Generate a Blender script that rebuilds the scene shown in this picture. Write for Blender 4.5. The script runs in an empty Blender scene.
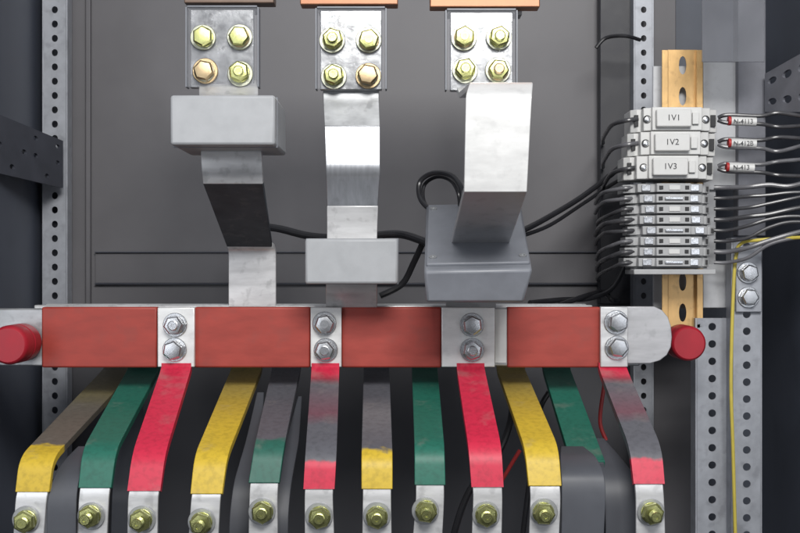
import bpy, bmesh, math, random
from mathutils import Vector, Matrix
random.seed(7)
D=1.2
def W(px,py,y):
    s=(D+y)/D
    return Vector(((px-400)/1000*s, y, (266.5-py)/1000*s))
scene=bpy.context.scene
COL=scene.collection
# ------------------------------------------------ materials
def nt(name):
    m=bpy.data.materials.new(name); m.use_nodes=True
    n=m.node_tree; return m,n,n.nodes['Principled BSDF']
def mat(name,c,rough=.5,metal=0,ns=30,na=.12,bump=.0,stretch=(1,1,1),rv=.1,spots=0,alpha=1,sscale=90,scol=None,spec=.5):
    m,n,b=nt(name); N=n.nodes; L=n.links
    tc=N.new('ShaderNodeTexCoord'); mp=N.new('ShaderNodeMapping'); mp.inputs['Scale'].default_value=stretch
    L.new(tc.outputs['Object'],mp.inputs['Vector'])
    no=N.new('ShaderNodeTexNoise'); no.inputs['Scale'].default_value=ns; no.inputs['Detail'].default_value=6; no.inputs['Roughness'].default_value=.6
    L.new(mp.outputs['Vector'],no.inputs['Vector'])
    cr=N.new('ShaderNodeValToRGB'); cr.color_ramp.elements[0].position=.3; cr.color_ramp.elements[1].position=.7
    cr.color_ramp.elements[0].color=[max(0,x*(1-na)) for x in c]+[1]; cr.color_ramp.elements[1].color=[min(1,x*(1+na)) for x in c]+[1]
    L.new(no.outputs['Fac'],cr.inputs['Fac'])
    out=cr.outputs['Color']
    if spots:
        n2=N.new('ShaderNodeTexNoise'); n2.inputs['Scale'].default_value=sscale; n2.inputs['Detail'].default_value=3
        L.new(tc.outputs['Object'],n2.inputs['Vector'])
        r2=N.new('ShaderNodeValToRGB'); r2.color_ramp.elements[0].position=.56; r2.color_ramp.elements[1].position=.68
        r2.color_ramp.elements[0].color=(0,0,0,1); r2.color_ramp.elements[1].color=(spots,spots,spots,1)
        L.new(n2.outputs['Fac'],r2.inputs['Fac'])
        mx=N.new('ShaderNodeMixRGB'); mx.inputs['Color2'].default_value=list(scol or [x*.35 for x in c])+[1]
        L.new(r2.outputs['Color'],mx.inputs['Fac']); L.new(out,mx.inputs['Color1']); out=mx.outputs['Color']
    L.new(out,b.inputs['Base Color'])
    mr=N.new('ShaderNodeMapRange'); mr.inputs['To Min'].default_value=max(.03,rough-rv); mr.inputs['To Max'].default_value=min(1,rough+rv)
    L.new(no.outputs['Fac'],mr.inputs['Value']); L.new(mr.outputs['Result'],b.inputs['Roughness'])
    b.inputs['Metallic'].default_value=metal
    b.inputs['Specular IOR Level'].default_value=spec
    if bump:
        bp=N.new('ShaderNodeBump'); bp.inputs['Strength'].default_value=bump; bp.inputs['Distance'].default_value=.001
        L.new(no.outputs['Fac'],bp.inputs['Height']); L.new(bp.outputs['Normal'],b.inputs['Normal'])
    if alpha<1: b.inputs['Alpha'].default_value=alpha
    return m
def sleeve(name,stops,rough=.5):
    m,n,b=nt(name); N=n.nodes; L=n.links
    uv=N.new('ShaderNodeUVMap'); sp=N.new('ShaderNodeSeparateXYZ'); L.new(uv.outputs['UV'],sp.inputs['Vector'])
    tc=N.new('ShaderNodeTexCoord')
    no=N.new('ShaderNodeTexNoise'); no.inputs['Scale'].default_value=70; no.inputs['Detail'].default_value=7
    L.new(tc.outputs['Object'],no.inputs['Vector'])
    a=N.new('ShaderNodeMath'); a.operation='MULTIPLY_ADD'; a.inputs[1].default_value=.07; a.inputs[2].default_value=-.035
    L.new(no.outputs['Fac'],a.inputs[0])
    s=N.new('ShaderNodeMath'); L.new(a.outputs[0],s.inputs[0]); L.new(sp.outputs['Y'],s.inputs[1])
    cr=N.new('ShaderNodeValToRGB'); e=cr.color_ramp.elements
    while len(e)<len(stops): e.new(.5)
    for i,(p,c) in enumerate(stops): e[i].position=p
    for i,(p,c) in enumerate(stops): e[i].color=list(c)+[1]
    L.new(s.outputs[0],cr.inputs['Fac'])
    n2=N.new('ShaderNodeTexNoise'); n2.inputs['Scale'].default_value=220; n2.inputs['Detail'].default_value=5
    L.new(tc.outputs['Object'],n2.inputs['Vector'])
    hv=N.new('ShaderNodeMixRGB'); hv.blend_type='MULTIPLY'; hv.inputs['Fac'].default_value=.4
    r2=N.new('ShaderNodeValToRGB'); r2.color_ramp.elements[0].position=.32; r2.color_ramp.elements[0].color=(.5,.5,.5,1); r2.color_ramp.elements[1].position=.55
    L.new(n2.outputs['Fac'],r2.inputs['Fac']); L.new(cr.outputs['Color'],hv.inputs['Color1']); L.new(r2.outputs['Color'],hv.inputs['Color2'])
    dm=N.new('ShaderNodeMixRGB'); dm.inputs['Color2'].default_value=(.20,.18,.16,1)
    n3=N.new('ShaderNodeTexNoise'); n3.inputs['Scale'].default_value=28; n3.inputs['Detail'].default_value=8; n3.inputs['Roughness'].default_value=.7
    L.new(tc.outputs['Object'],n3.inputs['Vector'])
    r3=N.new('ShaderNodeValToRGB'); r3.color_ramp.elements[0].position=.55; r3.color_ramp.elements[0].color=(0,0,0,1); r3.color_ramp.elements[1].position=.75; r3.color_ramp.elements[1].color=(.5,.5,.5,1)
    L.new(n3.outputs['Fac'],r3.inputs['Fac']); L.new(r3.outputs['Color'],dm.inputs['Fac']); L.new(hv.outputs['Color'],dm.inputs['Color1'])
    L.new(dm.outputs['Color'],b.inputs['Base Color'])
    b.inputs['Roughness'].default_value=rough
    bp=N.new('ShaderNodeBump'); bp.inputs['Strength'].default_value=.2; bp.inputs['Distance'].default_value=.001
    L.new(no.outputs['Fac'],bp.inputs['Height']); L.new(bp.outputs['Normal'],b.inputs['Normal'])
    return m
M_panel=mat('painted_grey_panel',(.118,.115,.124),.5,0,5,.14,.05,spots=.12,sscale=9)
M_lowp=mat('shaded_lower_panel',(.055,.055,.062),.5,0,5,.12,.05)  # darker panel colour stands for the shade behind the branch bars
M_wall=mat('painted_slate_panel',(.070,.08,.105),.5,0,8,.15,.05,spots=.15,sscale=12)
M_post=mat('galvanised_post',(.34,.355,.39),.45,.25,50,.14,.04,spots=.3,sscale=60)
M_brk=mat('dark_bracket',(.065,.07,.088),.45,.2,40,.15,.05)
M_pbrk=mat('grey_slotted_bracket',(.16,.165,.19),.45,.2,40,.15,.05)
M_duct=mat('duct_black_plastic',(.022,.023,.03),.5,0,40,.15,.05)
M_tin=mat('tinned_copper',(.66,.66,.665),.36,.5,18,.16,.12,(1,1,5),.12,spots=.3)
M_bright=mat('lit_tin',(.80,.80,.79),.33,.45,14,.10,.08,(1.5,1,5),.08,spots=.12)  # lighter copy of the tin for faces shown catching light
M_mid=mat('silver_tin',(.46,.46,.475),.38,.35,18,.14,.10,(1,1,5),.10,spots=.2)
M_tin2=mat('brushed_tin',(.42,.435,.465),.33,.6,50,.14,.10,(5,1,.4),.10,spots=.2)
M_tin3=mat('dull_tin',(.38,.39,.40),.4,.55,30,.25,.15,(1,1,2),.12,spots=.4)
M_tin_shade=mat('shaded_tin',(.068,.078,.09),.6,0,30,.3,.2,(1,1,2),.12,spots=.5,scol=(.12,.13,.14),spec=.12)  # dark copy of the tin, shade painted on the back-sloping face
M_plate=mat('terminal_plate_metal',(.50,.51,.52),.24,.85,70,.35,.25,(1,1,1),.14,spots=.75,sscale=130,scol=(.12,.12,.12))
M_zinc=mat('yellow_zinc',(.47,.48,.20),.25,.95,160,.4,.15)
M_brass=mat('bronze_zinc',(.42,.32,.19),.28,.95,160,.35,.15)
M_steel=mat('bright_steel',(.58,.59,.61),.24,.9,160,.25,.12)
M_wash=mat('dull_washer',(.40,.41,.33),.3,.9,160,.3,.12)
M_red=mat('brick_red_sleeve',(.315,.040,.028),.5,0,25,.16,.10,(1,1,3),spots=.3,sscale=45,scol=(.22,.05,.04))
M_redi=mat('red_resin',(.33,.010,.022),.42,0,30,.15,.08)
M_copper=mat('copper',(.36,.16,.085),.42,.4,40,.25,.1)
M_brown=mat('brown_copper',(.15,.10,.075),.45,.3,40,.25,.1)
M_pl=mat('light_grey_plastic',(.35,.36,.375),.42,0,60,.06,.05,spots=.18,sscale=30)
M_pl2=mat('mid_grey_plastic',(.19,.20,.225),.38,0,60,.08,.06,spots=.2,sscale=30)
M_white=mat('off_white_plastic',(.60,.60,.59),.4,0,60,.05,.03,spots=.12,sscale=60)
M_term=mat('terminal_grey_plastic',(.38,.385,.39),.45,0,60,.08,.03)
M_term2=mat('terminal_darker_plastic',(.22,.225,.23),.45,0,60,.08,.03)
M_dark=mat('recess_shade',(.02,.02,.022),.6,0,50,.1)  # near-black colour stands for the shade inside wells, slots and entries
M_cable=mat('black_cable_sheath',(.02,.02,.023),.32,0,60,.2)
M_wirec=mat('highlight_dark_wire',(.05,.05,.055),.28,0,60,.2)  # black wires lifted in colour to suggest their highlights
M_wireg=mat('highlight_grey_wire',(.12,.12,.13),.28,0,60,.2)  # paler still: highlights on black wires put into the colour
M_yw=mat('yellow_wire_sheath',(.55,.45,.08),.4,0,60,.1)
M_rail=mat('passivated_rail',(.60,.38,.16),.32,.45,30,.28,.08,(1,1,.4),spots=.35)
M_brkt=mat('white_bracket_paint',(.48,.49,.51),.45,.1,20,.08,.04,spots=.15)
M_sheet=mat('slate_barrier_sheet',(.062,.066,.078),.5,0,12,.15,.05,spots=.2,sscale=30)
M_clear=mat('smoky_clear_plastic',(.45,.46,.5),.08,0,30,.1,alpha=.14)
M_guard=mat('smoky_guard_plastic',(.16,.165,.185),.15,0,30,.1,alpha=.5)
M_ink=mat('ink',(.03,.03,.035),.6,0,50,.05)
M_redw=mat('red_ferrule',(.4,.03,.03),.4,0,50,.05)
# ------------------------------------------------ mesh helpers
WORLD={}
def finish(name,verts,faces,m,parent=None,bevel=0,uvs=None,smooth=True,origin=None):
    if origin is None:
        lo=Vector([min(v[i] for v in verts) for i in range(3)]); hi=Vector([max(v[i] for v in verts) for i in range(3)])
        origin=(lo+hi)/2
    me=bpy.data.meshes.new(name)
    me.from_pydata([tuple(Vector(v)-origin) for v in verts],[],faces)
    bm=bmesh.new(); bm.from_mesh(me); bmesh.ops.recalc_face_normals(bm,faces=bm.faces); bm.to_mesh(me); bm.free()
    if uvs:
        ul=me.uv_layers.new(name='UVMap')
        for l in me.loops: ul.data[l.index].uv=uvs[l.vertex_index]
    me.materials.append(m)
    if smooth:
        for p in me.polygons: p.use_smooth=True
        me.set_sharp_from_angle(angle=math.radians(32))
    o=bpy.data.objects.new(name,me); COL.objects.link(o)
    put(o,origin,parent)
    if bevel:
        b=o.modifiers.new('bevel','BEVEL'); b.width=bevel; b.segments=2; b.limit_method='ANGLE'; b.angle_limit=math.radians(40); b.harden_normals=False
    return o
def put(o,origin,parent):
    WORLD[o.name]=Vector(origin)
    if parent is not None:
        o.parent=parent; o.location=Vector(origin)-WORLD[parent.name]
    else: o.location=origin
def empty(name,loc,label,cat,group=None):
    o=bpy.data.objects.new(name,None); o.empty_display_size=.02; COL.objects.link(o); o.location=loc; WORLD[o.name]=Vector(loc)
    tag(o,label,cat,group); return o
def tag(o,label,cat,group=None):
    o['label']=label; o['category']=cat
    if group: o['group']=group
    return o
def hexa_v(f,b):
    return list(f)+list(b), [(0,1,2,3),(7,6,5,4),(0,4,5,1),(1,5,6,2),(2,6,7,3),(3,7,4,0)]
def boxpx(name,l,r,t,bt,y,depth,m,parent=None,bevel=.001):
    a=W(l,t,y); c=W(r,bt,y)
    return boxw(name,a.x,c.x,y,y+depth,c.z,a.z,m,parent,bevel)
def boxw(name,x0,x1,y0,y1,z0,z1,m,parent=None,bevel=.001):
    v,f=hexa_v([Vector((x0,y0,z1)),Vector((x1,y0,z1)),Vector((x1,y0,z0)),Vector((x0,y0,z0))],
               [Vector((x0,y1,z1)),Vector((x1,y1,z1)),Vector((x1,y1,z0)),Vector((x0,y1,z0))])
    return finish(name,v,f,m,parent,bevel)
def prism(name,prof,z0,z1,m,parent=None,bevel=.0006):
    n=len(prof); V=[Vector((x,y,z0)) for x,y in prof]+[Vector((x,y,z1)) for x,y in prof]
    F=[tuple(range(n)),tuple(range(2*n-1,n-1,-1))]+[(i,(i+1)%n,n+(i+1)%n,n+i) for i in range(n)]
    return finish(name,V,F,m,parent,bevel)
def plate_xz(name,pts,y,th,m,parent,bevel=.0008):
    P=[W(px,py,y) for px,py in pts]; n=len(P)
    V=P+[p+Vector((0,th,0)) for p in P]
    F=[tuple(range(n)),tuple(range(2*n-1,n-1,-1))]+[(i,(i+1)%n,n+(i+1)%n,n+i) for i in range(n)]
    return finish(name,V,F,m,parent,bevel)
def ribbon(name,secs,t,m,parent=None,grow=0,r=.012,segs=5):
    pts=[(W(l,py,y),W(rr,py,y)) for l,rr,py,y in secs]
    out=[pts[0]]
    for i in range(1,len(pts)-1):
        p0,p1,p2=pts[i-1],pts[i],pts[i+1]
        c0,c1,c2=[(a+b)/2 for a,b in (p0,p1,p2)]
        d0=(c1-c0).length; d1=(c2-c1).length
        k0=min(.45,r/d0); k1=min(.45,r/d1)
        for s in range(segs+1):
            u=s/segs
            q=[]
            for j in (0,1):
                A=p1[j].lerp(p0[j],k0); B=p1[j]; C=p1[j].lerp(p2[j],k1)
                q.append(A*(1-u)**2+B*2*u*(1-u)+C*u*u)
            out.append(tuple(q))
    out.append(pts[-1])
    V=[];UV=[];F=[]; acc=[0]
    for i in range(1,len(out)): acc.append(acc[-1]+((out[i][0]-out[i-1][0]).length+(out[i][1]-out[i-1][1]).length)/2)
    n=len(out)
    for i,(L,R) in enumerate(out):
        a=out[max(0,i-1)]; b=out[min(n-1,i+1)]
        tan=((b[0]+b[1])-(a[0]+a[1])).normalized(); side=(R-L).normalized()
        nr=side.cross(tan).normalized()
        if nr.y>0: nr=-nr
        Lg=L-side*grow+nr*grow; Rg=R+side*grow+nr*grow
        V+=[Lg,Rg,Rg-nr*(t+2*grow),Lg-nr*(t+2*grow)]
        v=acc[i]/acc[-1]; UV+=[(0,v),(1,v),(1,v),(0,v)]
    for i in range(n-1):
        k=4*i
        for j in range(4): F.append((k+j,k+(j+1)%4,k+4+(j+1)%4,k+4+j))
    F.append((0,1,2,3)); k=4*(n-1); F.append((k+3,k+2,k+1,k))
    return finish(name,V,F,m,parent,bevel=.0006,uvs=UV)
def tube(name,ctrl,r,m,parent=None,sub=8,sides=10):
    P=[Vector(c) for c in ctrl]; pts=[]
    for i in range(len(P)-1):
        p0=P[max(0,i-1)];p1=P[i];p2=P[i+1];p3=P[min(len(P)-1,i+2)]
        for s in range(sub):
            u=s/sub
            pts.append(.5*((2*p1)+(p2-p0)*u+(2*p0-5*p1+4*p2-p3)*u*u+(3*p1-p0-3*p2+p3)*u**3))
    pts.append(P[-1]); n=len(pts); V=[];F=[]
    up=None
    for i,p in enumerate(pts):
        t=(pts[min(n-1,i+1)]-pts[max(0,i-1)]).normalized()
        if up is None:
            up=t.orthogonal().normalized()
        up=(up-t*up.dot(t)).normalized(); bi=t.cross(up)
        for k in range(sides):
            a=2*math.pi*k/sides; V.append(p+(up*math.cos(a)+bi*math.sin(a))*r)
    for i in range(n-1):
        for k in range(sides): F.append((i*sides+k,i*sides+(k+1)%sides,(i+1)*sides+(k+1)%sides,(i+1)*sides+k))
    F.append(tuple(range(sides))); F.append(tuple(range((n-1)*sides,n*sides)))
    return finish(name,V,F,m,parent)
def lathe(name,prof,origin,m,parent=None,n=32,axis='Y'):
    V=[];F=[]
    for (r,d) in prof:
        for k in range(n):
            a=2*math.pi*k/n
            V.append(Vector(origin)+(Vector((r*math.cos(a),d,r*math.sin(a))) if axis=='Y' else Vector((d,r*math.cos(a),r*math.sin(a)))))
    for i in range(len(prof)-1):
        for k in range(n): F.append((i*n+k,i*n+(k+1)%n,(i+1)*n+(k+1)%n,(i+1)*n+k))
    F.append(tuple(range(n))); F.append(tuple(range((len(prof)-1)*n,len(prof)*n)))
    return finish(name,V,F,m,parent)
def perf(name,tl,tr,bl,br,nx,ny,rx,ry,m,parent=None,th=.0025,square=False,skip=()):
    V=[];F=[];idx={}
    def vert(u,v):
        k=(round(u,6),round(v,6))
        if k not in idx:
            idx[k]=len(V); V.append((tl*(1-u)+tr*u)*(1-v)+(bl*(1-u)+br*u)*v)
        return idx[k]
    S=4
    for iy in range(ny):
        for ix in range(nx):
            u0=ix/nx;v0=iy/ny;du=1/nx;dv=1/ny
            per=[(s/S,0) for s in range(S)]+[(1,s/S) for s in range(S)]+[(1-s/S,1) for s in range(S)]+[(0,1-s/S) for s in range(S)]
            outer=[vert(u0+a*du,v0+b*dv) for a,b in per]
            if (ix,iy) in skip: F.append(tuple(outer)); continue
            inner=[]
            for (a,b) in per:
                A,B=(a-.5)*2,(b-.5)*2
                if square: q=max(abs(A),abs(B)); c=(A/q,B/q)
                else: q=math.hypot(A,B); c=(A/q,B/q)
                inner.append(vert(u0+(.5+c[0]*rx)*du,v0+(.5+c[1]*ry)*dv))
            n=len(per)
            for k in range(n): F.append((outer[k],outer[(k+1)%n],inner[(k+1)%n],inner[k]))
    o=finish(name,V,F,m,parent,smooth=False)
    s=o.modifiers.new('solid','SOLIDIFY'); s.thickness=th; s.offset=0
    return o
# ------------------------------------------------ bolts (shared meshes, facing -Y)
def ringmesh(name,prof,n,m,phase=0):
    V=[];F=[]
    for (r,d) in prof:
        for k in range(n):
            a=2*math.pi*k/n+phase; V.append((r*math.cos(a),d,r*math.sin(a)))
    for i in range(len(prof)-1):
        for k in range(n): F.append((i*n+k,i*n+(k+1)%n,(i+1)*n+(k+1)%n,(i+1)*n+k))
    F.append(tuple(range(n))); F.append(tuple(range((len(prof)-1)*n,len(prof)*n)))
    me=bpy.data.meshes.new(name); me.from_pydata(V,[],F)
    bm=bmesh.new(); bm.from_mesh(me); bmesh.ops.recalc_face_normals(bm,faces=bm.faces); bm.to_mesh(me); bm.free()
    me.materials.append(m)
    for p in me.polygons: p.use_smooth=True
    me.set_sharp_from_angle(angle=math.radians(32)); return me
BM={}
def boltmeshes(key,mw,mn,ms):
    washer=ringmesh('washer_'+key,[(.93,0),(.96,-.04),(.96,-.12),(.92,-.16),(.7,-.16)],28,mw)
    spring=ringmesh('spring_'+key,[(.72,-.16),(.76,-.19),(.76,-.3),(.72,-.33)],24,ms)
    nut=ringmesh('nut_'+key,[(.72,-.33),(.78,-.37),(.78,-.78),(.66,-.9),(.42,-.93)],6,mn)
    th=[(.40,-.9)]
    for k in range(7):
        th+=[(.40,-.92-.06*k),(.35,-.95-.06*k)]
    th+=[(.32,-1.38),(.12,-1.38),(.10,-1.34)]
    stud=ringmesh('stud_'+key,th,20,ms)
    BM[key]=(nut,washer,spring,stud)
boltmeshes('zinc',M_wash,M_zinc,M_zinc)
boltmeshes('steel',M_steel,M_steel,M_steel)
boltmeshes('mixed',M_tin3,M_zinc,M_zinc)
boltmeshes('bronze',M_wash,M_zinc,M_brass)
boltmeshes('brown',M_brass,M_brass,M_wash)
def bolt(pos,r,key,parent,stud=1.0,tilt=0):
    nut,wa,sp,st=BM[key]
    o=bpy.data.objects.new('bolt',nut); COL.objects.link(o)
    put(o,pos,parent); o.scale=(r,r,r); o.rotation_euler=(tilt,random.uniform(0,1.0),0)
    for nm,me in (('washer',wa),('spring_washer',sp),('stud',st)):
        c=bpy.data.objects.new(nm,me); COL.objects.link(c); c.parent=o
        if nm=='stud': c.scale=(1,stud,1)
        if nm=='washer': c.location=(random.uniform(-.07,.07),0,random.uniform(-.07,.07))
    return o
def text(name,s,size,pos,m,parent,rot=(math.pi/2,0,0)):
    cu=bpy.data.curves.new('t','FONT'); cu.body=s; cu.size=size; cu.align_x='CENTER'; cu.align_y='CENTER'; cu.extrude=.0001
    t=bpy.data.objects.new('t',cu); COL.objects.link(t); bpy.context.view_layer.update()
    me=bpy.data.meshes.new_from_object(t.evaluated_get(bpy.context.evaluated_depsgraph_get()))
    bpy.data.objects.remove(t); me.materials.clear(); me.materials.append(m)
    o=bpy.data.objects.new(name,me); COL.objects.link(o); put(o,pos,parent); o.rotation_euler=rot
    return o
# ================================================= CABINET
cab=empty('electrical_cabinet',(0,.3,-.5),'grey painted steel switchgear cabinet, interior back and sides','electrical cabinet')
YB=.30
boxw('back_panel',-.42,.345,YB,YB+.003,-.10,.5,M_panel,cab,.001)
boxw('lower_shade_panel',-.42,.345,YB+.008,YB+.011,-.5,-.101,M_lowp,cab,.001)  # split off so the shaded cavity can be toned darker
boxw('back_skin',-.46,.47,YB+.02,YB+.023,-.5,.5,M_wall,cab,0)
boxpx('divider_panel',653,700,318,620,.285,.003,M_panel,cab,.001)
boxw('side_panel',-.450,-.446,-.10,YB+.019,-.5,.5,M_wall,cab,0)
boxw('side_panel',.452,.456,-.10,YB+.019,-.5,.5,M_wall,cab,0)
a=W(85,0,YB-.01)
boxw('panel_fold',a.x,a.x+.006,YB-.008,YB-.0005,-.10,.5,M_panel,cab,.001)
rail=empty('cross_rail',W(350,268,.28),'shallow grey steel cross rail on the cabinet back panel','cross rail')
L_,R_=W(94,0,.29).x,W(632,0,.29).x
zt,zb=W(0,253,.29).z,W(0,283,.29).z
boxw('web',L_,R_,.2965,.2990,zb,zt,M_panel,rail,.0003)
boxw('lip',L_,R_,.2925,.2990,zt+.0003,zt+.0018,M_brk,rail,.0004)
boxw('lip',L_,R_,.2925,.2990,zb-.0018,zb-.0003,M_brk,rail,.0004)
def post(l,r,t,b,y,n,hr,lbl,m=M_post,fl=.02,sq=False,asp=1,nx=1):
    A,B,C,E=W(l,t,y),W(r,t,y),W(l,b,y),W(r,b,y)
    e=empty('perforated_post',(A+B+C+E)/4,lbl,'perforated steel post','perforated cabinet posts')
    cw=(B.x-A.x)/nx; ch=(A.z-C.z)/n
    perf('web',A,B,C,E,nx,n,hr/cw,hr*asp/ch,m,e,.002,sq)
    boxw('flange',A.x-.002,A.x-.0001,y-.001,y+fl,C.z,A.z,m,e,.0003)
    boxw('flange',B.x+.0001,B.x+.002,y-.001,y+fl,C.z,A.z,m,e,.0003)
    return e
post(44,66,-40,560,.268,42,.0038,'pale galvanised perforated post beside the dark side wall',asp=1.15)
post(635,652,-40,560,.25,42,.0034,'narrow pale perforated post behind the wiring rail',asp=1.15)
post(733,760,238,560,.085,19,.0042,'wide pale perforated post carrying bolts beside a yellow wire')
post(697,727,318,560,.105,14,.0042,'pale perforated post below the brass coloured rail')
ap=empty('fixing_angle',W(748,284,.08),'pale steel fixing angle with two bolts on the post','steel angle')
boxpx('angle_plate',736,762,246,312,.078,.003,M_post,ap,.0008)
bolt(W(748,273,.078),.0118,'steel',ap,.6); bolt(W(748,297,.078),.0118,'steel',ap,.6)
bx=boxpx('upper_frame_post',738,766,-30,236,.11,.02,M_pbrk,None,.001)
tag(bx,'dark grey painted upright frame post behind the wires','frame post')
sa=empty('perforated_bracket',W(30,150,.18),'dark slotted steel bracket fixed along the side wall','perforated bracket','slotted side brackets')
perf('arm',W(-8,112,.10),W(62,141,.25),W(-8,172,.10),W(62,188,.25),6,3,.2,.14,M_brk,sa,.003,skip=[(0,0),(1,1),(2,2),(4,1),(5,2),(1,0),(4,0),(0,2),(3,2),(2,0)])
q=[W(-8,112,.10),W(62,141,.25)]
V_,F_=hexa_v([q[0],q[1],q[1]+Vector((-.014,.004,0)),q[0]+Vector((-.004,.004,0))],[p+Vector((0,0,-.002)) for p in (q[0],q[1],q[1]+Vector((-.014,.004,0)),q[0]+Vector((-.004,.004,0)))])
finish('fold',V_,F_,M_pbrk,sa)
sb=empty('perforated_bracket',W(785,80,.08),'grey slotted steel bracket beside the upper wiring','perforated bracket','slotted side brackets')
perf('arm',W(766,74,.10),W(812,48,.02),W(766,112,.10),W(812,112,.02),3,2,.3,.16,M_pbrk,sb,.003)
# ================================================= MAIN BUSBAR
bus=empty('main_busbar',W(350,337,.0),'long horizontal tinned busbar wrapped in dull red sleeving','busbar')
boxpx('conductor',-25,640,308.5,366,0,.010,M_tin3,bus,.0015)
for l,r in ((42,157.5),(194.5,310.5),(341.5,441.5),(507,600.5)):
    a=W(l,307,0); c=W(r,367.5,0)
    boxw('red_sleeve',a.x,c.x,-.002,.012,c.z,a.z,M_red,bus,.0018)
boxpx('pale_tape',495,506.5,309,363,-.0012,.001,M_white,bus,.0003)
for yy in (.045,.085):
    b2=empty('rear_busbar',W(350,337,yy),'plain tinned busbar running behind the red one','busbar','rear busbars')
    a=W(20,306.5,0); c=W(600,366,0)
    boxw('conductor',a.x,c.x,yy,yy+.01,c.z+.004,a.z,M_tin,b2,.0015)
ep=empty('end_plate',W(640,335,-.01),'dull tinned end plate with rounded tip bolted onto the busbar','end plate')
plate_xz('plate',[(600.5,306.5),(654,306.5),(662,310),(668,317),(671,326),(672,337),(671,347),(667,355),(660,360.5),(650,363.5),(600.5,363.5)],-.0065,.006,M_mid,ep)
def insul(cx,cy,y,r,lbl,ln):
    e=empty('standoff_insulator',W(cx,cy,y),lbl,'insulator','red standoff insulators')
    o=W(cx,cy,y)
    lathe('resin_body',[(r*.9,0),(r*.97,-.002),(r,-.006),(r,-ln*.45),(r*.96,-ln*.47),(r*.96,-ln*.53),(r,-ln*.55),(r,-ln+.006),(r*.97,-ln+.003),(r*.92,-ln+.001),(r*.85,-ln)],o,M_redi,e)
insul(24,342,-.001,.0190,'dull red resin standoff insulator on the busbar end',.05)
insul(679,341,.06,.0180,'dull red resin standoff insulator tucked behind rounded plate end',.045)
# ================================================= RISERS with top terminals
def terminal(l,r,t,b,y,keys,pts,lbl):
    e=empty('terminal_plate',W((l+r)/2,(t+b)/2,y),lbl,'terminal plate','breaker terminal plates')
    boxpx('plate',l+3,r-3,t+2,b,y,.008,M_plate,e,.001)
    boxpx('clear_cover',l,r,t,b-1,y-.0035,.0015,M_clear,e,.0005)
    for (px,py),k in zip(pts,keys): bolt(W(px,py,y-.003),.0128,k,e,random.uniform(.6,.95))
    for px in (l-1,r+1):
        boxpx('cover_edge',px-.8,px+.8,t,b-1,y-.004,.014,M_pl2,e,.0003)
    boxpx('cover_lip',l,r,t-1.6,t,y-.0045,.012,M_pl2,e,.0003)
terminal(187,257,7,88,-.05,['zinc','bronze','brown','zinc'],[(204,38),(240,38),(205,72),(240,73)],'tinned terminal plate with four yellow bolts under clear cover')
terminal(317,385,8,90,-.05,['zinc','bronze','zinc','brown'],[(333,40),(369,41),(334,76),(368,76)],'tinned terminal plate with four greenish and bronze bolts')
terminal(447,516,10,91,-.05,['bronze','zinc','zinc','bronze'],[(464,38),(499,38),(465,70),(498,71)],'tinned terminal plate with four zinc bolts, above folded bar')
for (l,r,b,m,nm,lb) in ((184,274,3,M_brown,'copper_bar','brownish copper bar end above the terminal plate'),(300,398,4.5,M_copper,'copper_bar','copper coloured bar end above the terminal plate'),(430,540,7,M_copper,'copper_bar','wide copper coloured bar end above the terminal plate')):
    e=empty(nm,W((l+r)/2,-10,-.03),lb,'busbar end','copper bar ends')
    boxpx('bar',l,r,-40,b,-.053,.02,m,e,.001)
    boxpx('neck',l+18,r-18,b+.2,b+8,-.035,.02,M_tin3,e,.0005)
def riser(secs,segm,lbl,t=.006,rr=.008):
    e=empty('riser_bar',W((secs[0][0]+secs[0][1])/2,secs[0][2],secs[0][3]),lbl,'riser busbar','tinned riser bars')
    for (i,j,m,nm) in segm: ribbon(nm,secs[i:j+1],t,m,e,r=rr)  # tin changes per face put the bar's shading into the colours
    return e
riser([(199,258,80,-.046),(199,258,94,-.06),(200,259,102,-.10),(201,262,165,-.105),(203,263,184,-.10),(227,272,247,.04),(228.5,276,250,.045),(228.5,276,330,.045)],
      [(0,4,M_tin,'upper_bar'),(4,5,M_tin_shade,'sloping_bar'),(5,7,M_tin,'foot')],'dull tinned bar sloping back with a shade-toned face and bright foot')
riser([(323,379,84,-.042),(323,379,98,-.044),(324.5,380,126,-.056),(326,380,172,-.062),(327,378,206,-.03),(327,377,240,-.02),(326,377,288,-.018),(326,377,330,.02)],
      [(0,2,M_tin3,'upper_bar'),(2,4,M_tin2,'bent_bar'),(4,7,M_tin,'lower_bar')],'tinned bar with crisp bends and brushed streaks')
riser([(455,508,84,-.042),(459,515,92,-.06),(470,533,82,-.20),(466,532,94,-.222),(464,527,192,-.215),(450,507,250,-.06),(446,496,300,.025),(446,496,330,.03)],
      [(0,4,M_bright,'folded_bar'),(4,7,M_mid,'lower_bar')],'broad very bright tinned bar folded far forward then back',rr=.006)
def ct_box(l,r,t,b,y,d,m,lbl):
    e=empty('current_transformer',W((l+r)/2,(t+b)/2,y),lbl,'current transformer','box current transformers')
    boxpx('housing',l,r,t,b,y,d,m,e,.0025)
    a=W(l,t,y);c=W(r,b,y)
    boxw('seam',a.x-.0005,c.x+.0005,y+.018,y+.0205,c.z-.0005,a.z+.0005,M_pl2,e,.0002)
    return e
ct_box(170,275,95,145,-.16,.10,M_pl,'light grey plastic box clamped around the bar')
ct_box(305,398,238.5,284,-.075,.07,M_pl,'light grey plastic box around the bar foot')
f4=[(424,271,-.128),(533,269,-.128),(524,303,-.118),(426,303,-.118)]
b4=[(426,205,.01),(521,203,.01),(517,262,.04),(430,262,.04)]
v,f=hexa_v([W(*p) for p in f4],[W(*p) for p in b4])
e=empty('current_transformer',sum(v,Vector())/8,'large tilted grey plastic box below the folded bar','current transformer','box current transformers')
finish('housing',v,f,M_pl2,e,.003)
c0,c1,c2,c3=v[4],v[5],v[1],v[0]
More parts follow.
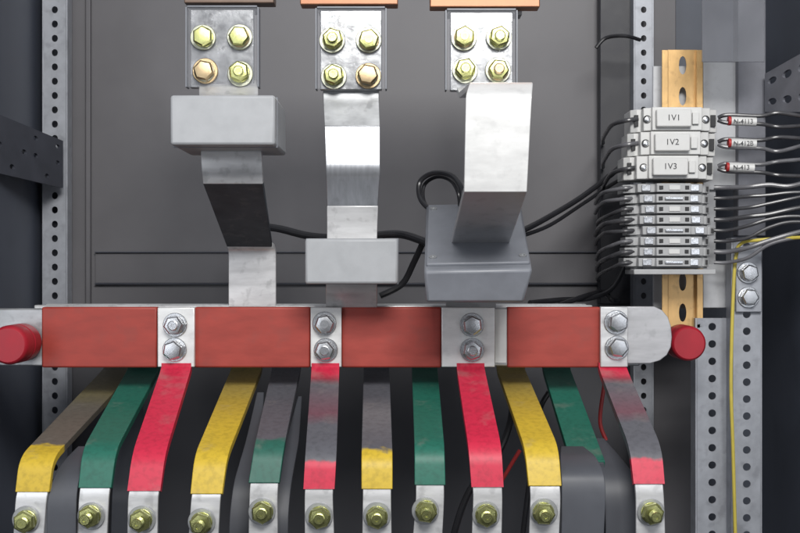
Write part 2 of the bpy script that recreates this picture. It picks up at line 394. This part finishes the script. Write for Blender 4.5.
def onq(u,w): return (c0*(1-u)+c1*u)*(1-w)+(c3*(1-u)+c2*u)*w
nrm=(c1-c0).cross(c3-c0).normalized()
if nrm.z<0: nrm=-nrm
q=[onq(.02,.04),onq(.98,.04),onq(.98,.94),onq(.02,.94)]
vv,ff=hexa_v([p+nrm*.003 for p in q],[p-nrm*.001 for p in q]); finish('lid',vv,ff,M_pl2,e,.0015)
for (u,w) in ((.08,.12),(.92,.12),(.08,.86),(.92,.86)):
    p=onq(u,w)+nrm*.003; Vv=[];F=[]
    x=(c1-c0).normalized(); y_=nrm.cross(x)
    for h,rr in ((0,.0035),(.0012,.0035),(.0012,.002),(.0004,.0018)):
        for k in range(14):
            an=2*math.pi*k/14; Vv.append(p+nrm*h+(x*math.cos(an)+y_*math.sin(an))*rr)
    for i in range(3):
        for k in range(14): F.append((i*14+k,i*14+(k+1)%14,(i+1)*14+(k+1)%14,(i+1)*14+k))
    F.append(tuple(range(42,56)))
    finish('lid_screw',Vv,F,M_tin3,e)
# ================================================= BRANCH BARS
PK=(.55,.018,.055); PKd=(.28,.03,.05); YL=(.58,.40,.03); YLd=(.15,.125,.055); GR=(.015,.13,.09); GRd=(.02,.06,.05); GY=(.10,.10,.115); BR=(.12,.105,.085)
S={
 'y1':sleeve('sleeve_brown_yellow',[(0,GRd),(.12,BR),(.4,YLd),(.55,BR),(.84,BR),(.855,YL),(1,YL)]),  # dark top, brown middle and yellow tip along the length
 'g':sleeve('sleeve_green',[(0,GRd),(.4,GR),(1,GR)]),  # darker top stop paints in the busbar's shadow
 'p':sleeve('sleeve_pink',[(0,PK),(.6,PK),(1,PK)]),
 'y':sleeve('sleeve_yellow',[(0,YLd),(.35,(.32,.23,.05)),(.7,YL),(1,YL)]),  # olive top paints the shade under the busbar
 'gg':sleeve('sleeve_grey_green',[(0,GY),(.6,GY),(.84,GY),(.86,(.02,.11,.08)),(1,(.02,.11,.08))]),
 'pgp':sleeve('sleeve_pink_grey',[(0,PK),(.1,PK),(.14,PKd),(.2,GY),(.5,(.15,.06,.08)),(.6,GY),(.865,GY),(.88,PK),(1,PK)]),  # pink ends with a mostly grey stretch between
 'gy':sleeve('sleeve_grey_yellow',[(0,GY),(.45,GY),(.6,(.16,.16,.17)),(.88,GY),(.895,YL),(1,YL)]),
}
branches=[
 ('y1',(108,138,366,.15),(21,52,458,-.15),(17,48,492,-.155),(25,521),'brown branch bar with yellow tip'),
 ('g',(131,160,366,.10),(84,115,450,-.14),(80,110,488,-.15),(89,516),'green sleeved branch bar with bolted tinned end'),
 ('p',(163,190,369,-.008),(134,164,454,-.155),(129,159,491,-.165),(140,520),'bright pink sleeved branch bar bolted to the busbar'),
 ('y',(234,262,366,.09),(196,226,456,-.15),(192,221,494,-.16),(200,523),'yellow sleeved branch bar, top darkened as busbar shade'),
 ('gg',(274,300,366,.09),(256,283,446,-.13),(250,278,483,-.14),(261,512),'grey branch bar turning green near its end'),
 ('pgp',(313,338,369,-.008),(307,335,454,-.15),(305,333,489,-.155),(318,517),'pink and grey branch bar under the busbar'),
 ('gy',(365,388,366,.09),(363,391,454,-.15),(363,391,489,-.155),(375,517),'grey branch bar with yellow tip'),
 ('g',(413,436,366,.09),(416,443,448,-.14),(416,444,485,-.145),(428,511),'green sleeved branch bar standing almost straight'),
 ('p',(458,483,369,-.008),(470,500,448,-.15),(473,502,487,-.155),(488,515),'bright pink sleeved branch bar below wide plate'),
 ('y',(497,522,366,.09),(526,557,448,-.14),(530,560,486,-.15),(545,513),'yellow sleeved branch bar leaning outward'),
 ('pgp',(600,625,369,-.008),(631,660,448,-.14),(635,663,484,-.15),(653,513),'pink and grey branch bar below the end plate'),
]
plates={2:(157.5,194.5,[(175,325),(174,350)]),5:(310.5,341.5,[(325,324),(325,350)]),8:(441.5,495,[(472,325),(472,350)]),10:(600.5,628,[(617,322),(617,347)])}
for i,(k,A,B,C,bp,lbl) in enumerate(branches):
    y=C[3]; front=A[3]<0
    e=empty('branch_bar',W(bp[0],540,y),lbl,'branch busbar','branch bars below the main busbar')
    up=(A[0],A[1],A[2]-(6 if front else 45),A[3]-(0.0005 if front else 0))
    sg=2 if bp[0]<400 else -2; k2=abs(bp[0]-400)/400
    cond=[up,A,B,C,(C[0]-sg*k2,C[1]-sg*k2,500,y-.001),(bp[0]-15+sg,bp[0]+15+sg,560,y-.001)]
    ribbon('conductor',cond,.004,M_tin,e,r=.020,segs=7)
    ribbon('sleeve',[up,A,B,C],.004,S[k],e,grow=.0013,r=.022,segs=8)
    bolt(W(bp[0]+sg,bp[1]-1,y-.0015),.0125,'mixed',e,random.uniform(.85,1.4))
    if i in plates:
        l,r,bs=plates[i]
        yy=-.009 if i!=10 else -.0125
        boxpx('connecting_plate',l,r,307.5 if i!=10 else 307,367,yy,.0065 if i!=10 else .0055,M_bright if i!=10 else M_tin,e,.0008)  # lighter tin offsets the shade that falls on the plates
        for q in bs: bolt(W(q[0],q[1],yy),.0125,'steel',e,random.uniform(.6,.85))
def barrier(secs,lbl,m=M_sheet,t=.0018,r=.014):
    e=empty('barrier_sheet',W((secs[0][0]+secs[0][1])/2,secs[0][2],secs[0][3]),lbl,'barrier sheet','grey insulating barrier sheets')
    ribbon('sheet',secs,t,m,e,r=r,segs=7)
ge=empty('branch_bar',W(580,400,0),'green branch bar disappearing behind a grey sheet','branch busbar','branch bars below the main busbar')
ribbon('sleeve',[(543,568,320,.09),(543,568,366,.09),(572,604,462,-.10)],.005,S['g'],ge,grow=.001,r=.014)
ribbon('sheathed_end',[(572,604,462.5,-.101),(578,606,480,-.10),(578,606,560,-.10)],.004,M_sheet,ge)
barrier([(561,583,446,-.075),(560,596,456,-.12),(561,604,472,-.145),(562,606,492,-.15),(561,603,560,-.15)],'dark slate curved sheet hanging beside the green bar')
barrier([(594,604,438,-.05),(597,620,456,-.085),(602,634,474,-.11),(605,642,496,-.12),(606,643,560,-.12)],'dark slate curved sheet hanging beside the pink and grey bar')
barrier([(78,92,446,-.09),(62,86,462,-.125),(53,79,478,-.145),(47,76,498,-.155),(46,76,560,-.155)],'dark slate curved sheet beside the green bar')
barrier([(257,264,392,.02),(246,262,440,-.05),(233,254,484,-.10),(229,250,520,-.11),(229,250,560,-.11)],'dark slate sheet slanting between yellow and grey bars')
barrier([(298,302,396,.02),(286,299,440,-.05),(274,291,484,-.10),(268,288,520,-.115),(268,288,560,-.115)],'dark slate sheet slanting beside the grey green bar')
barrier([(134,140,380,.14),(120,146,430,.1),(112,132,490,.04),(110,128,560,.04)],'dark slate sheet deep between branch bars')
# ================================================= WIRING RAIL
br=empty('mounting_bracket',W(694,190,.12),'pale painted mounting bracket behind the brass coloured rail','mounting bracket')
boxpx('plate',653,716,66,309,.125,.003,M_brkt,br,.001)
boxpx('wing',703,737,62,190,.120,.003,M_brkt,br,.001)
boxpx('wing',703,733,264,308,.116,.003,M_brkt,br,.001)
dr=empty('din_rail',W(683,190,.11),'yellow passivated slotted mounting rail standing upright','mounting rail')
A,B,C,E=W(668,50,.112),W(697,50,.112),W(668,328,.112),W(697,328,.112)
perf('web',A,B,C,E,1,9,.13,.30,M_rail,dr,.0015)
for l,r in ((662,668),(697,703)): boxpx('flange',l,r,50,328,.104,.0014,M_rail,dr,.0003)
for x in (668,697):
    a=W(x,50,.105); c=W(x,328,.105); boxw('side_wall',a.x-.0007,a.x+.0007,.1056,.1125,c.z,a.z,M_rail,dr,.0003)
FY=.04
X=lambda px:W(px,0,FY).x
OFF=(1,-2,-6)
for i in range(3):
    t=107+24.2*i; b=t+23.2; off=OFF[i]; o2=off*.5
    zt=W(0,t,FY).z; zb=W(0,b,FY).z
    e=empty('fuse_holder',W(676,(t+b)/2,.08),'off white modular fuse holder clipped on the upright rail','fuse holder','fuse holders on the rail')
    prof=[(X(634+off),.100),(X(634+off),.066),(X(640+off),.060),(X(644+off),.060),(X(644+off),.048),(X(652+o2),.046),(X(652+o2),.041),(X(702+o2),.041),(X(702+o2),.047),(X(712+o2),.049),(X(712+o2),.060),(X(722+o2),.063),(X(723+o2),.100)]
    prism('housing',prof,zb,zt,M_white,e,.0008)
    boxw('drawer',X(655+o2),X(690+o2),.034,.0408,zb+.003,zt-.003,M_white,e,.0012)
    boxw('drawer_grip',X(691.5+o2),X(698+o2),.0375,.0408,zb+.006,zt-.006,M_white,e,.0005)
    for px,yy in ((648+o2,.0468),(707+o2,.0478)):
        p=Vector((X(px),yy,(zt+zb)/2))
        lathe('screw_well',[(.0042,.001),(.0042,-.0006),(.0034,-.0006),(.0034,.0004)],p,M_dark,e,18)
        lathe('terminal_screw',[(.0028,.0002),(.0028,-.0009),(.0022,-.0012)],p,M_steel,e,16)
    boxw('wire_entry',X(715+o2),X(720+o2),.0585,.0625,zb+.006,zt-.006,M_dark,e,.0002)
    boxw('wire_entry',X(637+off),X(641+off),.0585,.0625,zb+.006,zt-.006,M_dark,e,.0002)
    text('lettering',('1V1','1V2','1V3')[i],.0088,Vector((X(672+o2),.0337,(zt+zb)/2)),M_ink,e)
NB=8; pit=10.7
for i in range(NB):
    t=183+pit*i; b=t+8.6
    zt=W(0,t,FY).z; zb=W(0,b,FY).z; zm=(zt+zb)/2
    e=empty('terminal_block',W(676,(t+b)/2,.08),'slim grey feed through terminal block on the rail','terminal block','terminal blocks on the rail')
    j=random.uniform(-3,3); j2=random.uniform(-3,3); dy=random.uniform(-.0015,.0015)
    prof=[(X(631+j),.100),(X(631+j),.070),(X(638+j),.064),(X(643+j),.064),(X(643+j),.053),(X(648+j),.051),(X(657),.051),(X(658),.046+dy),(X(663),.045+dy),(X(692),.045+dy),(X(693),.050),(X(704+j2),.051),(X(708+j2),.053),(X(708+j2),.064),(X(713+j2),.064),(X(719+j2),.070),(X(719+j2),.100)]
    prism('housing',prof,zb,zt,M_term,e,.0006)
    prism('side_cheek',[(X(636),.100),(X(636),.072),(X(647),.060),(X(704),.060),(X(715),.072),(X(715),.100)],zb-.0021,zb-.0001,M_term2,e,.0002)
    if i%3!=1: boxw('marker_tag',X(670),X(681),.0440+dy,.0449+dy,zb+.002,zt-.002,M_white,e,.0003)
    else: boxw('jumper_link',X(666),X(684),.0425+dy,.0449+dy,zb+.003,zt-.003,M_steel,e,.0004)
    for px in (651+j,699+j2):
        p=Vector((X(px),.0505,zm))
        boxw('metal_clip',p.x-.0046,p.x+.0046,.0488,.0500,zb+.0012,zt-.0012,M_steel,e,.0004)
        lathe('screw_well',[(.0032,.001),(.0032,-.0012),(.0027,-.0012),(.0027,.000)],p,M_dark,e,16)
        lathe('terminal_screw',[(.0025,.0002),(.0025,-.0014),(.002,-.0018)],p,M_steel,e,14)
    for px in (662,688):
        boxw('bridge_slot',X(px)-.002,X(px)+.002,.0442+dy,.0452+dy,zb+.0025,zt-.0025,M_dark,e,.0001)
    for a,b_ in ((633+j,640+j),(711+j2,717+j2)):
        boxw('wire_entry',X(a),X(b_),.0655,.069,zb+.002,zt-.002,M_dark,e,.0001)
ec=boxpx('end_clamp',634,716,269.2,274.5,.05,.05,M_term,None,.0008); tag(ec,'grey plastic end clamp below the terminal blocks','end clamp')
def wire(pts,r,lbl,m=None,grp='dark control wires',name='control_wire',cat='wire'):
    if m is None: m=random.choice((M_wirec,M_wirec,M_wireg))  # random greys stand for highlights along the dark wires
    P=[W(*p) for p in pts]
    o=tube(name,P,r,m); tag(o,lbl,cat,grp); return o
for i in range(NB):
    yc=187.5+pit*i; r1=random.uniform(-3,3); r2=random.uniform(-4,3)
    wire([(636,yc,.067),(622,yc+1,.066),(609+r2,yc+4+r1,.085),(601+r2*.5,yc+8+r1,.13),(597,yc+12+r1*1.4,.2),(598+r2,yc+16+r1,.262)],random.choice((.0021,.0026)),'thin dark wire curving out of a terminal block')
    ye=185+i*7.6
    wire([(714,yc,.067),(728,yc,.062),(748,yc*.75+ye*.25+r1*.5,.05),(768,yc*.4+ye*.6+random.uniform(-3,3),.045),(790,ye+random.uniform(-4,4),.04),(818,ye-2+random.uniform(-5,5),.03)],random.choice((.0020,.0026)),'thin dark wire leaving a terminal block')
for i in range(3):
    yc=119+24.2*i
    for dy,k in ((-4,0),(4,1)):
        wire([(718,yc+dy*.3,.0595),(728,yc+dy,.056),(760,yc+dy+1,.052),(780,yc+dy+(4 if k else -2),.05),(815,yc+dy+random.uniform(-6,6),.03)],.0022,'thin dark wire leaving a fuse holder')
    wire([(638,yc,.0595),(624,yc+2,.06),(612,yc+6,.09),(606,yc+14,.15),(603,yc+20,.22),(603,yc+24,.262)],.0024,'thin dark wire curving out of a fuse holder')
for (px,py,s) in ((741,121,'N-4113'),(741,143,'N-412B'),(739,167,'N-413')):
    e=empty('wire_marker',W(px,py,.052),'white printed wire marker sleeve on a dark wire','wire marker','printed wire markers')
    tube('marker_sleeve',[W(px-10,py,.054),W(px+15,py+1,.052)],.0046,M_white,e,sub=2,sides=14)
    tube('coloured_band',[W(px-13,py,.054),W(px-10.5,py,.054)],.0048,M_redw,e,sub=2,sides=14)
    text('lettering',s,.0066,W(px+2.5,py+.5,.0478),M_ink,e)
wire([(815,237,.02),(790,238,.04),(760,240,.05),(742,243,.06),(736,256,.066),(733,300,.070),(731,380,.073),(733,450,.073),(736,560,.073)],.0019,'yellow wire running down along the perforated post',M_yw,'yellow wires')
G='black cables behind the bars'
def cable(pts,r,l): wire(pts,r,l,M_cable,G,'black_cable','cable')
cable([(452,224,-.01),(436,214,.0),(421,200,.02),(420,182,.03),(434,173,.02),(452,176,.0),(462,190,-.02),(463,206,-.02)],.0026,'black cable looped above the tilted grey box')
cable([(454,226,-.01),(440,218,.01),(425,204,.03),(424,186,.04),(436,177,.03),(450,180,.01),(458,192,-.01),(460,206,-.01)],.0020,'second thinner black cable looped above the grey box')
cable([(520,232,.05),(545,219,.12),(580,198,.18),(612,174,.2),(640,150,.2)],.0032,'black cable rising toward the fuse holders')
cable([(522,236,.06),(550,225,.13),(584,203,.19),(616,182,.21),(640,170,.21)],.0022,'thin black cable rising toward the fuse holders')
cable([(240,226,.16),(275,228,.14),(310,236,.12),(350,238,.10),(395,234,.08),(420,240,.05),(432,246,.04)],.0042,'thick black cable running behind the risers')
cable([(380,296,.08),(402,284,.08),(414,262,.07),(424,240,.05)],.0034,'black cable bending down behind the bar')
cable([(530,303,.1),(560,300,.14),(590,298,.18),(612,288,.2),(626,262,.22)],.0032,'black cable lying above the busbar')
cable([(596,48,.2),(606,38,.2),(625,36,.19),(640,40,.2)],.0022,'thin black wire near the upper post')
cable([(560,305,.12),(600,292,.2),(612,300,.2),(618,300,.22)],.003,'black cable lying above the busbar')
cable([(549,392,.1),(540,410,.1),(540,440,.12),(530,480,.12),(520,560,.12)],.003,'black cable hanging behind the branch bars')
cable([(505,380,.1),(512,410,.08),(500,450,.06),(470,490,.05),(455,530,.05),(450,560,.05)],.0035,'black cable hanging behind the branch bars')
wire([(605,380,.1),(600,420,.1),(606,440,.1)],.0022,'red wire hanging behind the branch bars',m=M_redw,grp='red wires',name='red_wire')
wire([(520,450,.1),(508,470,.1),(480,520,.1),(475,560,.1)],.0022,'red wire hanging behind the branch bars',m=M_redw,grp='red wires',name='red_wire')
dp=boxpx('wiring_duct',600,634,-10,304,.27,.02,M_duct,None,.001); tag(dp,'dark vertical wiring duct on the back panel','wiring duct')
cc=boxpx('clear_guard',702,765,-20,62,.03,.002,M_guard,None,.0005); tag(cc,'smoky clear plastic guard above the wiring','plastic guard')
# ================================================= CAMERA, LIGHT
cam=bpy.data.cameras.new('camera'); co=bpy.data.objects.new('camera',cam); COL.objects.link(co)
co.location=(0,-D,0); co.rotation_euler=(math.pi/2,0,0); cam.sensor_width=36; cam.lens=36*D/.8; cam.clip_end=50; cam.clip_start=.01
scene.camera=co
def area(loc,target,size,e,c):
    l=bpy.data.lights.new('area_light','AREA'); l.shape='RECTANGLE'; l.size=size[0]; l.size_y=size[1]; l.energy=e; l.color=c
    o=bpy.data.objects.new('area_light',l); COL.objects.link(o); o.location=loc
    o.rotation_euler=(Vector(target)-Vector(loc)).to_track_quat('-Z','Y').to_euler()
area((.15,-1.4,.80),(0.05,.05,.0),(.6,.4),26,(1,.985,.96))
area((-.9,-1.5,.1),(.2,.1,0),(.5,.8),5,(.9,.94,1))  # added soft fill from the left, to lighten the side walls
area((.9,-1.5,.1),(-.3,.1,0),(.5,.8),3,(.9,.94,1))  # added weaker fill from the right, for the side walls too
w=bpy.data.worlds.new('World'); scene.world=w; w.use_nodes=True
N=w.node_tree.nodes; L=w.node_tree.links
tc=N.new('ShaderNodeTexCoord'); no=N.new('ShaderNodeTexNoise'); no.inputs['Scale'].default_value=2.2; no.inputs['Detail'].default_value=2
L.new(tc.outputs['Generated'],no.inputs['Vector'])
sp=N.new('ShaderNodeSeparateXYZ'); L.new(tc.outputs['Generated'],sp.inputs['Vector'])
ma=N.new('ShaderNodeMath'); ma.operation='MULTIPLY_ADD'; ma.inputs[1].default_value=.28; L.new(sp.outputs['Z'],ma.inputs[0]); L.new(no.outputs['Fac'],ma.inputs[2])
cr=N.new('ShaderNodeValToRGB'); cr.color_ramp.elements[0].position=.36; cr.color_ramp.elements[0].color=(.10,.105,.12,1); cr.color_ramp.elements[1].position=.70; cr.color_ramp.elements[1].color=(.95,.98,1.05,1)
L.new(ma.outputs[0],cr.inputs['Fac']); L.new(cr.outputs['Color'],N['Background'].inputs['Color'])
N['Background'].inputs['Strength'].default_value=.40
scene.view_settings.view_transform='Standard'; scene.view_settings.look='None'; scene.view_settings.exposure=0
